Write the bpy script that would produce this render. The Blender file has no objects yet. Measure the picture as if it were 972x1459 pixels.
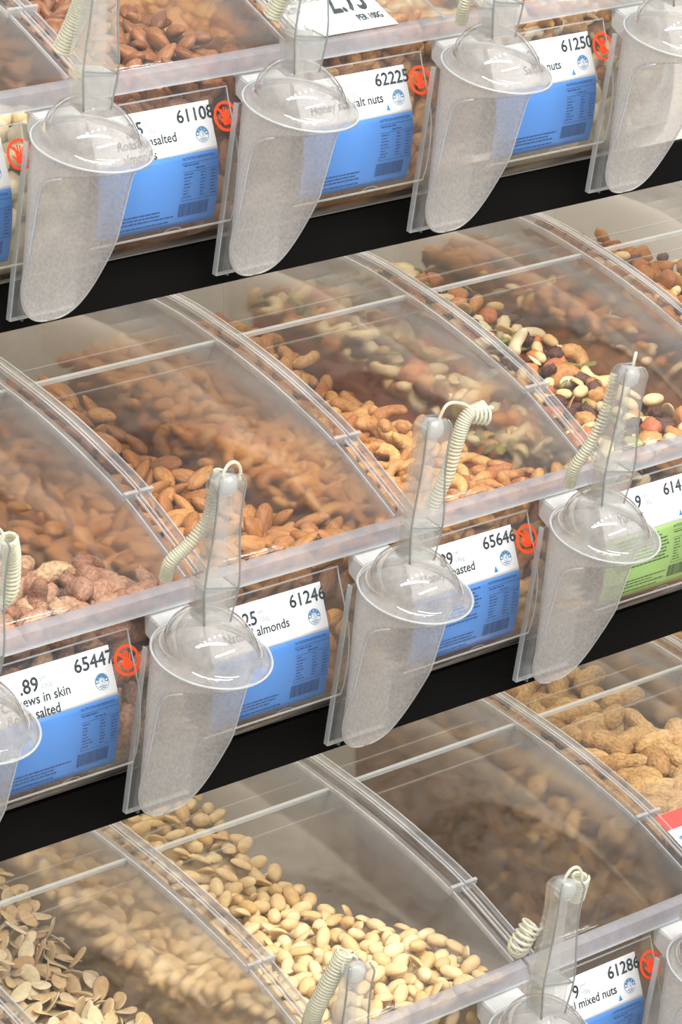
import bpy, bmesh, math, random
import numpy as np
from mathutils import Matrix, Vector

# ------------------------------------------------------------------ camera
S = bpy.context.scene
COL = S.collection
cam_d = bpy.data.cameras.new('camera'); cam = bpy.data.objects.new('camera', cam_d); COL.objects.link(cam)
A_, P_ = math.radians(42.0), math.radians(18.366)
Fv = Vector((math.sin(A_)*math.cos(P_), math.cos(A_)*math.cos(P_), -math.sin(P_)))
Rv = Vector((math.cos(A_), -math.sin(A_), 0)); Uv = Rv.cross(Fv)
M = Matrix.Identity(4)
for i in range(3):
    M[i][0], M[i][1], M[i][2] = Rv[i], Uv[i], -Fv[i]
M.translation = Vector((-1.73833, -1.86021, 1.85084))
cam.matrix_world = M
cam_d.sensor_fit = 'HORIZONTAL'; cam_d.sensor_width = 36; cam_d.lens = 36*5185.36/972
cam_d.clip_start = .05; cam_d.clip_end = 60
S.camera = cam

# ------------------------------------------------------------------ world, lights, exposure
w = bpy.data.worlds.new('store_ambient'); S.world = w; w.use_nodes = True
bg = w.node_tree.nodes['Background']; bg.inputs[0].default_value = (1.0, .985, .96, 1); bg.inputs[1].default_value = .55

def area(name, loc, aim, sx, sy, power, col=(1, .97, .92)):
    l = bpy.data.lights.new(name, 'AREA'); l.shape = 'RECTANGLE'; l.size = sx; l.size_y = sy; l.energy = power; l.color = col
    o = bpy.data.objects.new(name, l); COL.objects.link(o); o.location = loc
    d = Vector(aim) - Vector(loc); o.rotation_euler = d.to_track_quat('-Z', 'Y').to_euler()
    return o
area('ceiling_tube_light', (-.6, -1.7, 3.6), (0, .1, 1.0), 3.6, .16, 120)
area('ceiling_tube_light', (.6, -3.6, 3.6), (0, .1, 1.0), 3.6, .16, 110)
for i in range(5):
    area('ceiling_downlight', (-1.5 + .55*i, -1.25, 3.55), (-.2 + .1*i, .1, 1.0), .09, .09, 9, (1, .96, .88))

S.view_settings.view_transform = 'Standard'; S.view_settings.look = 'None'
S.view_settings.exposure = .10; S.view_settings.gamma = 1; S.view_settings.use_curve_mapping = False
S.cycles.use_adaptive_sampling = True; S.cycles.adaptive_threshold = .03
S.cycles.max_bounces = 7; S.cycles.transparent_max_bounces = 48
S.cycles.transmission_bounces = 6; S.cycles.diffuse_bounces = 2; S.cycles.glossy_bounces = 2
S.cycles.caustics_reflective = False; S.cycles.caustics_refractive = False

rng = np.random.default_rng(7)
random.seed(7)

# ------------------------------------------------------------------ materials
def new_mat(name):
    m = bpy.data.materials.new(name); m.use_nodes = True
    nt = m.node_tree; nt.nodes.clear()
    out = nt.nodes.new('ShaderNodeOutputMaterial')
    return m, nt, nt.nodes, nt.links, out

def plain(name, col, rough=.5, spec=.5, noise=0.0, nscale=200):
    m, nt, N, L, out = new_mat(name)
    b = N.new('ShaderNodeBsdfPrincipled'); L.new(b.outputs[0], out.inputs[0])
    b.inputs['Base Color'].default_value = (*col, 1); b.inputs['Roughness'].default_value = rough
    b.inputs['Specular IOR Level'].default_value = spec
    if noise:
        t = N.new('ShaderNodeTexCoord'); n = N.new('ShaderNodeTexNoise'); n.inputs['Scale'].default_value = nscale
        L.new(t.outputs['Object'], n.inputs['Vector'])
        r = N.new('ShaderNodeValToRGB')
        r.color_ramp.elements[0].position = .3; r.color_ramp.elements[1].position = .7
        r.color_ramp.elements[0].color = (*[c*(1-noise) for c in col], 1); r.color_ramp.elements[1].color = (*[min(1, c*(1+noise)) for c in col], 1)
        L.new(n.outputs['Fac'], r.inputs[0]); L.new(r.outputs[0], b.inputs['Base Color'])
    return m

def clear(name, tint=(.97, .97, .97), haze=.05, hazecol=(.9, .9, .9), rough=.06, refl=1.0, ior=1.49, scuff=.5, scale=60, translucent=.4, frost=0.0, frost_rough=.3, frost_ior=1.12):
    """thin clear plastic: transparent body, Fresnel gloss, a film of dust and scuffs; frost = share that scatters what lies behind"""
    m, nt, N, L, out = new_mat(name)
    tr = N.new('ShaderNodeBsdfTransparent'); tr.inputs[0].default_value = (*tint, 1)
    body = tr
    if frost:
        rf = N.new('ShaderNodeBsdfRefraction'); rf.inputs['Color'].default_value = (*tint, 1)
        rf.inputs['Roughness'].default_value = frost_rough; rf.inputs['IOR'].default_value = frost_ior
        mf = N.new('ShaderNodeMixShader'); mf.inputs[0].default_value = frost
        L.new(tr.outputs[0], mf.inputs[1]); L.new(rf.outputs[0], mf.inputs[2]); body = mf
    df = N.new('ShaderNodeBsdfDiffuse'); df.inputs[0].default_value = (*hazecol, 1)
    tl = N.new('ShaderNodeBsdfTranslucent'); tl.inputs[0].default_value = (*hazecol, 1)
    mh = N.new('ShaderNodeMixShader'); mh.inputs[0].default_value = translucent
    L.new(df.outputs[0], mh.inputs[1]); L.new(tl.outputs[0], mh.inputs[2])
    tc = N.new('ShaderNodeTexCoord')
    n1 = N.new('ShaderNodeTexNoise'); n1.inputs['Scale'].default_value = scale; n1.inputs['Detail'].default_value = 3
    n1.inputs['Roughness'].default_value = .7
    L.new(tc.outputs['Object'], n1.inputs['Vector'])
    mp = N.new('ShaderNodeMapRange'); mp.inputs['From Min'].default_value = .3; mp.inputs['From Max'].default_value = .75
    mp.inputs['To Min'].default_value = haze*(1-scuff); mp.inputs['To Max'].default_value = min(1, haze*(1+scuff))
    L.new(n1.outputs['Fac'], mp.inputs['Value'])
    m1 = N.new('ShaderNodeMixShader'); L.new(mp.outputs[0], m1.inputs[0]); L.new(body.outputs[0], m1.inputs[1]); L.new(mh.outputs[0], m1.inputs[2])
    gl = N.new('ShaderNodeBsdfGlossy'); gl.inputs['Roughness'].default_value = rough
    fr = N.new('ShaderNodeFresnel'); fr.inputs['IOR'].default_value = ior
    mu = N.new('ShaderNodeMath'); mu.operation = 'MULTIPLY'; mu.inputs[1].default_value = refl; mu.use_clamp = True
    geo = N.new('ShaderNodeNewGeometry'); ab = N.new('ShaderNodeMath'); ab.operation = 'SUBTRACT'; ab.inputs[0].default_value = 1
    L.new(geo.outputs['Backfacing'], ab.inputs[1])          # only the outer skin mirrors: no false total reflection inside
    m3 = N.new('ShaderNodeMath'); m3.operation = 'MULTIPLY'
    L.new(fr.outputs[0], mu.inputs[0]); L.new(mu.outputs[0], m3.inputs[0]); L.new(ab.outputs[0], m3.inputs[1])
    m2 = N.new('ShaderNodeMixShader'); L.new(m3.outputs[0], m2.inputs[0]); L.new(m1.outputs[0], m2.inputs[1]); L.new(gl.outputs[0], m2.inputs[2])
    L.new(m2.outputs[0], out.inputs[0])
    return m

def nut_mat(name, cols, rough=.5, stripe=.3, sscale=(60, 500, 500), bump=.15, sub=0.0, spots=None):
    """cols: colour range a single nut is drawn from; stripes run along its length"""
    m, nt, N, L, out = new_mat(name)
    b = N.new('ShaderNodeBsdfPrincipled'); L.new(b.outputs[0], out.inputs[0])
    b.inputs['Roughness'].default_value = rough; b.inputs['Specular IOR Level'].default_value = .35
    oi = N.new('ShaderNodeObjectInfo'); at = N.new('ShaderNodeAttribute'); at.attribute_name = 'pick'
    ad = N.new('ShaderNodeMath'); ad.operation = 'ADD'; L.new(oi.outputs['Random'], ad.inputs[0]); L.new(at.outputs['Fac'], ad.inputs[1])
    fr = N.new('ShaderNodeMath'); fr.operation = 'FRACT'; L.new(ad.outputs[0], fr.inputs[0])
    rp = N.new('ShaderNodeValToRGB'); e = rp.color_ramp.elements
    while len(e) < len(cols): e.new(.5)
    for i, c in enumerate(cols):
        e[i].position = i/(len(cols)-1); e[i].color = (*c, 1)
    L.new(fr.outputs[0], rp.inputs[0])
    co = N.new('ShaderNodeAttribute'); co.attribute_name = 'body'      # the nut's own coordinates, kept in joined piles too
    mpn = N.new('ShaderNodeMapping'); mpn.inputs['Scale'].default_value = sscale
    L.new(co.outputs['Vector'], mpn.inputs['Vector'])
    av = N.new('ShaderNodeVectorMath'); av.operation = 'ADD'; L.new(mpn.outputs[0], av.inputs[0])
    sc = N.new('ShaderNodeMath'); sc.operation = 'MULTIPLY'; sc.inputs[1].default_value = 37; L.new(fr.outputs[0], sc.inputs[0])
    L.new(sc.outputs[0], av.inputs[1])
    nz = N.new('ShaderNodeTexNoise'); nz.inputs['Scale'].default_value = 1; nz.inputs['Detail'].default_value = 4
    L.new(av.outputs[0], nz.inputs['Vector'])
    mr = N.new('ShaderNodeMapRange'); mr.inputs['From Min'].default_value = .3; mr.inputs['From Max'].default_value = .7
    mr.inputs['To Min'].default_value = 1-stripe; mr.inputs['To Max'].default_value = 1+stripe*.6
    L.new(nz.outputs['Fac'], mr.inputs['Value'])
    mx = N.new('ShaderNodeVectorMath'); mx.operation = 'MULTIPLY'; L.new(rp.outputs[0], mx.inputs[0]); L.new(mr.outputs[0], mx.inputs[1])
    L.new(mx.outputs[0], b.inputs['Base Color'])
    if bump:
        bp = N.new('ShaderNodeBump'); bp.inputs['Strength'].default_value = bump; bp.inputs['Distance'].default_value = .002
        L.new(nz.outputs['Fac'], bp.inputs['Height']); L.new(bp.outputs[0], b.inputs['Normal'])
    return m

M_ = {}
M_['lid'] = clear('clear lid acrylic', haze=.02, scuff=.9, scale=90, rough=.13, refl=.9)
M_['wall'] = clear('scuffed divider acrylic', tint=(.97, .95, .93), haze=.06, hazecol=(.74, .62, .50), frost=.42, frost_rough=.55, frost_ior=1.09, refl=.5, rough=.15, scuff=.5, scale=30)
M_['wallclear'] = clear('clear divider acrylic', tint=(.98, .97, .96), haze=.01, hazecol=(.74, .62, .50), refl=.3, rough=.1, scuff=.4, scale=30)
M_['panel'] = clear('clear front acrylic', haze=.04, scuff=.8, rough=.05, refl=.9)
M_['rail'] = clear('moulded clear rail', tint=(.93, .93, .94), haze=.035, hazecol=(.86, .86, .88), rough=.08, refl=1.4, scuff=.6, scale=120)
M_['lip'] = clear('frosted lip plastic', tint=(.9, .9, .93), haze=.46, hazecol=(.56, .56, .60), rough=.2, refl=1.0, scuff=.15)
M_['edge'] = clear('bright cut acrylic edge', tint=(.93, .96, .98), haze=.42, hazecol=(.86, .91, .94), rough=.1, refl=1.5, scuff=.1)
M_['line'] = clear('handle corner line', tint=(.45, .48, .46), haze=.30, hazecol=(.8, .82, .8), rough=.1, refl=2.0, scuff=.2)
M_['bead'] = clear('moulded edge bead', tint=(.92, .93, .94), haze=.40, hazecol=(.84, .86, .88), rough=.08, refl=2.0, scuff=.2)
M_['scoop'] = clear('clear scoop plastic', tint=(.96, .96, .955), haze=.15, hazecol=(.80, .80, .79), rough=.06, refl=2.6, scuff=.5, scale=120)
M_['handle'] = clear('clear handle plastic', tint=(.95, .955, .95), haze=.17, hazecol=(.82, .83, .80), rough=.07, refl=2.2, scuff=.5, scale=150)
M_['frost'] = clear('scuffed scoop bowl', tint=(.93, .92, .91), haze=.36, hazecol=(.84, .815, .79), rough=.28, refl=1.0, scuff=.25, scale=400)
M_['plate'] = clear('clear holder plate', tint=(.95, .96, .955), haze=.09, hazecol=(.85, .86, .86), rough=.06, refl=1.6, scuff=.4)
M_['bracket'] = clear('white bracket plastic', tint=(.9, .9, .9), haze=.72, hazecol=(.90, .91, .92), rough=.3, refl=1.0, scuff=.1)
M_['sleeve'] = clear('label sleeve film', haze=.03, rough=.08, refl=.8, scuff=.4)
M_['cord'] = clear('pale coil cord', tint=(.96, .96, .86), haze=.55, hazecol=(.98, .97, .86), rough=.2, refl=1.5, scuff=.1)
M_['black'] = plain('black shelf rail', (.0035, .0035, .0035), .8, .08)
M_['board'] = plain('pale shelf board', (.60, .58, .55), .6, .3, .08, 40)
M_['back'] = plain('pale back panel', (.66, .63, .58), .7, .3, .05, 20)
M_['floor'] = plain('grey vinyl floor', (.42, .41, .40), .5, .4, .12, 12)
M_['paper'] = plain('white label paper', (.86, .87, .90), .5, .3)
M_['blue'] = plain('blue label print', (.06, .215, .58), .5, .3)
M_['green'] = plain('green label print', (.30, .48, .14), .5, .3)
M_['ink'] = plain('dark ink', (.035, .055, .07), .5, .3)
M_['inkblue'] = plain('navy ink', (.012, .05, .17), .5, .3)
M_['inkgrey'] = plain('grey ink', (.25, .29, .33), .5, .3)
M_['inkgreen'] = plain('dark green ink', (.04, .10, .02), .5, .3)
M_['starblue'] = plain('rating blue ink', (.03, .17, .36), .5, .3)
M_['tri'] = plain('triangle blue ink', (.01, .22, .55), .5, .3)
M_['red'] = plain('red sticker ink', (.86, .07, .02), .45, .4)
M_['redcard'] = plain('red card header', (.80, .06, .05), .5, .3)

m, nt, N, L, out = new_mat('fill glow panel'); em = N.new('ShaderNodeEmission'); em.inputs[0].default_value = (1, .90, .74, 1); em.inputs[1].default_value = 1.35; L.new(em.outputs[0], out.inputs[0]); M_['fill_glow'] = m  # glow added to brighten the bins, not a known lamp

# ------------------------------------------------------------------ mesh helpers
def mesh_data(name, V, Fc, mat, smooth=False, fix=True):
    me = bpy.data.meshes.new(name); me.from_pydata([tuple(map(float, v)) for v in V], [], [tuple(map(int, f)) for f in Fc])
    if fix and len(Fc) > 1:
        bm = bmesh.new(); bm.from_mesh(me); bmesh.ops.recalc_face_normals(bm, faces=bm.faces); bm.to_mesh(me); bm.free()
    if smooth: me.polygons.foreach_set('use_smooth', [True]*len(me.polygons))
    me.materials.append(mat); me.update()
    return me

def obj(name, me, parent=None, loc=None, label=None):
    o = bpy.data.objects.new(name, me); COL.objects.link(o)
    if parent is not None: o.parent = parent
    if loc is not None: o.location = loc
    if label: o['label'] = label
    return o

def part(name, VF, mat, parent, smooth=False, label=None):
    return obj(name, mesh_data(name, VF[0], VF[1], mat, smooth), parent, None, label)

def empty(name, loc, label, cat, group=None):
    o = bpy.data.objects.new(name, None); COL.objects.link(o); o.location = loc; o.empty_display_size = .02
    tag(o, label, cat, group); return o

def tag(o, label, cat, group=None, kind=None):
    o['label'] = label; o['category'] = cat
    if group: o['group'] = group
    if kind: o['kind'] = kind

def box(x0, x1, y0, y1, z0, z1):
    V = [(x, y, z) for x in (x0, x1) for y in (y0, y1) for z in (z0, z1)]
    Fc = [(0, 1, 3, 2), (4, 6, 7, 5), (0, 4, 5, 1), (2, 3, 7, 6), (0, 2, 6, 4), (1, 5, 7, 3)]
    return V, Fc

def cat(*vfs):
    V, Fc = [], []
    for v, f in vfs:
        o = len(V); V += [tuple(p) for p in v]; Fc += [tuple(i+o for i in q) for q in f]
    return V, Fc

def sheet(xs, curve, off0, off1):
    """solid sheet: curve = [(y,z)] swept across x0..x1; off0/off1 = offsets along the curve normal (y,z)"""
    c = np.array(curve); d = np.gradient(c, axis=0); d /= np.linalg.norm(d, axis=1)[:, None]
    n = np.stack([d[:, 1], -d[:, 0]], 1)
    lo, hi = c+n*off0, c+n*off1; k = len(c); V = []
    for x in xs:
        for s in (lo, hi):
            for p in s: V.append((x, p[0], p[1]))
    Fc = []; A, B, C, D = 0, k, 2*k, 3*k
    for i in range(k-1):
        Fc += [(A+i, A+i+1, C+i+1, C+i), (B+i, D+i, D+i+1, B+i+1), (A+i, B+i, B+i+1, A+i+1), (C+i, C+i+1, D+i+1, D+i)]
    Fc += [(A, C, D, B), (A+k-1, B+k-1, D+k-1, C+k-1)]
    return V, Fc

def prism_x(poly, x0, x1):
    k = len(poly); V = [(x0, *p) for p in poly]+[(x1, *p) for p in poly]
    Fc = [tuple(range(k)), tuple(range(2*k-1, k-1, -1))]+[(i, i+k, (i+1) % k+k, (i+1) % k) for i in range(k)]
    return V, Fc

def tube(P, r, n=6, closed=False):
    P = np.array(P, float); k = len(P)
    T = np.gradient(P, axis=0); T /= np.linalg.norm(T, axis=1)[:, None]+1e-12
    up = np.array([.13, .21, .97]); V = []; Fc = []
    a = np.cross(T[0], up); a /= np.linalg.norm(a)
    rr = np.full(k, r) if np.isscalar(r) else np.array(r)
    for i in range(k):
        a = a-T[i]*(a@T[i]); a /= np.linalg.norm(a); b = np.cross(T[i], a)
        for j in range(n):
            t = 2*math.pi*j/n; V.append(P[i]+(a*math.cos(t)+b*math.sin(t))*rr[i])
    for i in range(k-1):
        for j in range(n):
            Fc.append((i*n+j, i*n+(j+1) % n, (i+1)*n+(j+1) % n, (i+1)*n+j))
    Fc += [tuple(range(n-1, -1, -1)), tuple((k-1)*n+j for j in range(n))]
    return V, Fc

def smooth_curve(pts, n):
    """Catmull-Rom through the points"""
    p = np.array(pts, float); p = np.vstack([2*p[0]-p[1], p, 2*p[-1]-p[-2]]); out = []
    m = len(pts)-1
    for q in np.linspace(0, m-1e-9, n):
        i = int(q); t = q-i; a, b, c, d = p[i:i+4]
        out.append(.5*((2*b)+(c-a)*t+(2*a-5*b+4*c-d)*t*t+(3*b-a-3*c+d)*t**3))
    return np.array(out)

# ------------------------------------------------------------------ shop fitting: measures
W = .2                                  # a bin's width; bins stand at x = n*W (right end)
ROWS = {1: (.120, 1.336, .84), 2: (0., 1.0, 1.0), 3: (-.131, .687, .82)}   # lip y, lip z, lid rise factor
BASE = .140                             # lip height above the shelf
DEPTH = .44
PROF = [(0, 0), (.032, .021), (.067, .043), (.1, .0585), (.15, .078), (.205, .0945), (.277, .110), (.44, .125)]
PANEL = smooth_curve([(.005, -.010), (.0015, -.028), (-.004, -.046), (-.0095, -.066), (-.009, -.088), (-.003, -.114), (.008, -.130), (.024, -.1385)], 26)
_seg = np.linalg.norm(np.diff(PANEL, axis=0), axis=1); PARC = np.concatenate([[0], np.cumsum(_seg)])
V0 = float(np.interp(.029, -PANEL[:, 1], PARC))         # arc where the label starts

def panel_pt(x, v, off):
    """a point on the curved front, v metres below the label's top edge, off metres proud of the panel"""
    s = min(max(V0+v, 0), PARC[-1]); y = np.interp(s, PARC, PANEL[:, 0]); z = np.interp(s, PARC, PANEL[:, 1])
    e = .002; y2 = np.interp(s+e, PARC, PANEL[:, 0]); z2 = np.interp(s+e, PARC, PANEL[:, 1]); y1 = np.interp(s-e, PARC, PANEL[:, 0]); z1 = np.interp(s-e, PARC, PANEL[:, 1])
    d = np.array([y2-y1, z2-z1]); d /= np.linalg.norm(d)+1e-9
    ny, nz = d[1], -d[0]
    return (x, y+ny*off, z+nz*off+BASE)

def prof(k): 
    return smooth_curve([(a, b*k) for a, b in PROF], 30)

# setting
def structure(name, VF, mat, label):
    o = obj(name, mesh_data(name, *VF, mat)); o['kind'] = 'structure'; o['label'] = label; return o
structure('floor', box(-5, 5, -6, 1.2, -.02, 0), M_['floor'], 'grey vinyl shop floor below the shelves')
structure('wall_back', box(-1.6, 1.8, .66, .70, 0, 1.62), M_['back'], 'pale upright back panel behind the stepped shelves')
for r, lab in ((1, 'black-edged shelf under the top row of bins'), (2, 'black-edged shelf under the middle row of bins'), (3, 'black-edged shelf under the bottom row of bins')):
    y0, z0, _ = ROWS[r]; zb = z0-BASE
    e = empty('display_shelf', (0, y0+.02, zb-.034), lab, 'shelf', 'stepped display shelves')
    part('shelf_board', box(-.82, 1.02, .006, .66-(y0+.02), .006, .034), M_['board'], e)
    part('front_rail', box(-.82, 1.02, 0, .006, 0, .0335), M_['black'], e, label='matt black front rail')
    if r < 3: part('added_fill_panel', box(-.80, 1.0, .012, .400, .0025, .0058), M_['fill_glow'], e, label='unseen added fill glow panel under the shelf')  # unseen emitter, added so the rows below are lit brightly enough

# ------------------------------------------------------------------ bins
BIN_CACHE = {}
def bin_meshes(k):
    if k in BIN_CACHE: return BIN_CACHE[k]
    c = prof(k)+np.array([0, BASE]); pc = PANEL+np.array([0, BASE]); D = {}
    side_poly = [tuple(p) for p in c[::-1]]+[tuple(p) for p in pc]+[(DEPTH, BASE-.1385)]
    D['side_panel'] = []
    for x0 in (-.1988, -.003):
        me = mesh_data('side_panel', *prism_x(side_poly, x0, x0+.0018), M_['wallclear'])
        me.materials.append(M_['wall'])         # the face towards the food is scuffed by years of scooping
        inner = [f for f in me.polygons if f.normal.x < -.9] if x0 > -.1 else []
        for f in inner: f.material_index = 1
        D['side_panel'].append((me, None))
    D['front_panel'] = [(mesh_data('front_panel', *sheet((-.197, -.003), pc, -.0022, 0), M_['panel'], True), None)]
    D['bottom_panel'] = [(mesh_data('bottom_panel', *box(-.197, -.003, .024, DEPTH, .0008, .003), M_['panel']), None)]
    D['back_panel'] = [(mesh_data('back_panel', *box(-.197, -.003, DEPTH-.002, DEPTH, .003, c[-1][1]-.003), M_['panel']), None)]
    lid_c = c[::-1]
    D['lid'] = [(mesh_data('lid', *sheet((-.196, -.004), c, -.0024, 0), M_['lid'], True), None)]
    # lid sub-parts
    def band(y0, y1, h0, h1, x0=-.190, x1=-.010):
        ys = np.linspace(y0, y1, 4); cc = np.stack([ys, np.interp(ys, c[:, 0], c[:, 1])], 1)
        return sheet((x0, x1), cc, -h1, -h0)
    D['hinge_strip'] = [(mesh_data('hinge_strip', *band(.2005, .2035, .0005, .0036), M_['edge']), 'bright hinge strip')]
    D['seam'] = [(mesh_data('seam', *band(yy, yy+.0016, .0002, .0014), M_['rail']), None) for yy in (.180, .222)]
    D['lip'] = [(mesh_data('lip', *prism_x([(-.0070, BASE-.0105), (-.0060, BASE-.0005), (.001, BASE+.0032), (.003, BASE+.0010), (-.0035, BASE-.0020), (-.0045, BASE-.0105)], -.1985, -.0015), M_['lip']), 'frosted grip lip')]
    D['lip_edge'] = [(mesh_data('lip_edge', *box(-.1985, -.0015, -.0078, -.0042, BASE-.0118, BASE-.0105), M_['edge']), None)]
    # rails along both sides: a slim lower one, a wider cap above the step
    rails = []
    for s in (0, 1):
        def rail(y0, y1, x0, x1, h0, h1, n):
            ys = np.linspace(y0, y1, n); cc = np.stack([ys, np.interp(ys, c[:, 0], c[:, 1])], 1)
            if s: x0, x1 = -.2-x1, -.2-x0
            return sheet((x0, x1), cc, -h1, -h0)
        low = cat(rail(.002, .068, -.0100, -.0012, .0004, .0040, 8))
        high = cat(rail(.068, DEPTH, -.0118, -.0008, .0004, .0050, 24), rail(.068, DEPTH, -.0055, -.0008, .0050, .0085, 24))
        lowb = cat(rail(.002, .068, -.0112, -.0100, .0004, .0046, 8), rail(.002, .068, -.0024, -.0012, .0040, .0056, 8))
        highb = cat(rail(.068, DEPTH, -.0130, -.0118, .0004, .0058, 24), rail(.068, DEPTH, -.0020, -.0008, .0085, .0094, 24), rail(.066, .0685, -.0130, -.0008, .0004, .0088, 3))
        rails.append((mesh_data('side_rail', *low, M_['rail']), mesh_data('rail_bead', *lowb, M_['bead']))); rails.append((mesh_data('rail_cap', *high, M_['rail']), mesh_data('rail_bead', *highb, M_['bead'])))
    D['rails'] = rails
    BIN_CACHE[k] = D; return D

SLV = None
def sleeve_mesh():
    global SLV
    if SLV: return SLV
    xs = (-.194, -.0625); vs = np.linspace(-.007, .094, 18); V = []; Fc = []
    for x in xs:
        for v in vs: V.append(panel_pt(x, v, .0022))
    n = len(vs)
    for i in range(n-1): Fc.append((i, i+1, n+i+1, n+i))
    sl = mesh_data('label_sleeve', V, Fc, M_['sleeve'], True)
    # bright folded edges of the sleeve
    def strip(x0, x1, va, vb, off=.0024, th=.0008, n=14):
        V = []; Fc = []
        for v in np.linspace(va, vb, n):
            for o_ in (off, off+th):
                for x in (x0, x1): V.append(panel_pt(x, v, o_))
        for i in range(n-1):
            a = 4*i; Fc += [(a, a+1, a+5, a+4), (a+2, a+6, a+7, a+3), (a, a+4, a+6, a+2), (a+1, a+3, a+7, a+5)]
        Fc += [(0, 2, 3, 1), (4*n-4, 4*n-3, 4*n-1, 4*n-2)]
        return V, Fc
    ed = mesh_data('sleeve_edge', *cat(strip(-.194, -.0625, .0915, .0928, n=3), strip(-.194, -.0625, -.0082, -.007, n=3), strip(-.0632, -.0625, -.007, .0915)), M_['edge'])
    # thumb notch at the sleeve's bottom edge
    nt = []
    V = []; Fc = []
    K = 9
    for i in range(K):
        a = math.pi*i/(K-1); hx, hv = math.cos(a), math.sin(a)
        for s in (.0085, .0068): V.append(panel_pt(-.118+hx*s, .0915-hv*s*.42, .0029))
    for i in range(K-1): Fc.append((2*i, 2*i+1, 2*i+3, 2*i+2))
    no = mesh_data('thumb_notch', V, Fc, M_['edge'])
    SLV = (sl, ed, no); return SLV

def make_bin(row, n, label):
    y0, z0, k = ROWS[row]
    e = empty('bulk_bin', (n*W, y0, z0-BASE), label, 'bin', 'clear bulk food bins')
    D = bin_meshes(k)
    for nm in ('bottom_panel', 'back_panel', 'side_panel', 'front_panel'):
        for me, lb in D[nm]: obj(nm, me, e, label=lb)
    lid = obj('lid', D['lid'][0][0], e)
    for nm in ('hinge_strip', 'seam', 'lip', 'lip_edge'):
        for me, lb in D[nm]: obj(nm, me, lid, label=lb)
    for me, bd in D['rails']: obj('rail_bead', bd, obj(me.name.split('.')[0], me, e))
    return e

# ------------------------------------------------------------------ shelf labels (print wraps the curved front)
FONT_CACHE = {}
def text_mesh(s):
    if s in FONT_CACHE: return FONT_CACHE[s]
    cu = bpy.data.curves.new('t', 'FONT'); cu.body = s; cu.size = 1.0; cu.resolution_u = 3
    o = bpy.data.objects.new('t', cu); COL.objects.link(o)
    dg = bpy.context.evaluated_depsgraph_get(); dg.update()
    me = bpy.data.meshes.new_from_object(o.evaluated_get(dg))
    V = np.array([v.co[:] for v in me.vertices]); Fc = [tuple(p.vertices) for p in me.polygons]
    bpy.data.objects.remove(o); bpy.data.curves.remove(cu); bpy.data.meshes.remove(me)
    FONT_CACHE[s] = (V, Fc); return V, Fc

def text_uv(s, u, v, h, align='R', stretch=.82, bold=0.0):
    """text as (u,v) points: cap height h, baseline v, right or left end at u (metres, u to the right, v downwards)"""
    V, Fc = text_mesh(s); k = h/.70
    x = V[:, 0]*k*stretch; yy = V[:, 1]*k
    x = x-(x.max() if align == 'R' else x.min())+u
    P = np.stack([x, v-yy], 1)
    if bold:
        out = [(P, Fc)]
        for dx, dv in ((bold, 0), (-bold, 0), (0, bold), (0, -bold)):
            out.append((P+np.array([dx, dv]), Fc))
        return cat2(*out)
    return P, Fc

def cat2(*vfs):
    V, Fc = [], []
    for v, f in vfs:
        o = len(V); V += [tuple(p) for p in v]; Fc += [tuple(i+o for i in q) for q in f]
    return V, Fc

def rect2(u0, u1, v0, v1): return [(u0, v0), (u1, v0), (u1, v1), (u0, v1)], [(3, 2, 1, 0)]
def ring2(u, v, r0, r1, n=28, a0=0, a1=2*math.pi):
    V = []; Fc = []
    for i in range(n+1):
        a = a0+(a1-a0)*i/n
        V += [(u+math.cos(a)*r0, v-math.sin(a)*r0), (u+math.cos(a)*r1, v-math.sin(a)*r1)]
    for i in range(n): Fc.append((2*i, 2*i+1, 2*i+3, 2*i+2))
    return V, Fc
def disc2(u, v, r, n=14): return [(u+math.cos(2*math.pi*i/n)*r, v-math.sin(2*math.pi*i/n)*r) for i in range(n)], [tuple(range(n))]
def bar2(p, q, w_):
    p, q = np.array(p), np.array(q); d = (q-p)/np.linalg.norm(q-p); n = np.array([-d[1], d[0]])*w_/2
    return [tuple(p+n), tuple(q+n), tuple(q-n), tuple(p-n)], [(0, 1, 2, 3)]

def to_panel(VF, off): return [panel_pt(u, v, off) for u, v in VF[0]], VF[1]

def card_panel(u0, u1, v0, v1, off, n=14):
    V = []; Fc = []
    for v in np.linspace(v0, v1, n):
        for o_ in (off-.0003, off):
            for u in (u0, u1): V.append(panel_pt(u, v, o_))
    for i in range(n-1):
        a = 4*i; Fc += [(a, a+1, a+5, a+4), (a+2, a+6, a+7, a+3), (a, a+4, a+6, a+2), (a+1, a+3, a+7, a+5)]
    Fc += [(0, 2, 3, 1), (4*n-4, 4*n-3, 4*n-1, 4*n-2)]
    return V, Fc

def hand_icon(u, v, r):
    """prohibition ring, slash and an open hand"""
    k = r
    hand = [rect2(u-.30*k, u+.26*k, v+.02*k, v+.55*k)]
    for i, (dx, ln) in enumerate(((-.24, .50), (-.08, .62), (.08, .58), (.23, .42))):
        hand.append(bar2((u+dx*k, v+.08*k), (u+dx*1.25*k, v-ln*k), .12*k))
    hand.append(bar2((u-.22*k, v+.42*k), (u-.55*k, v+.02*k), .14*k))
    return cat2(ring2(u, v, r*.80, r), bar2((u-.62*k, v-.62*k), (u+.62*k, v+.62*k), .17*k), *hand)

def barcode(u0, u1, v0, v1):
    out = []; u = u0; rr = random.Random(int(abs(u0)*1e5))
    while u < u1-.0006:
        wd = rr.choice((.0004, .0006, .0009)); out.append(rect2(u, min(u+wd, u1), v0, v1)); u += wd+rr.choice((.0004, .0006))
    return cat2(*out)

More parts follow.
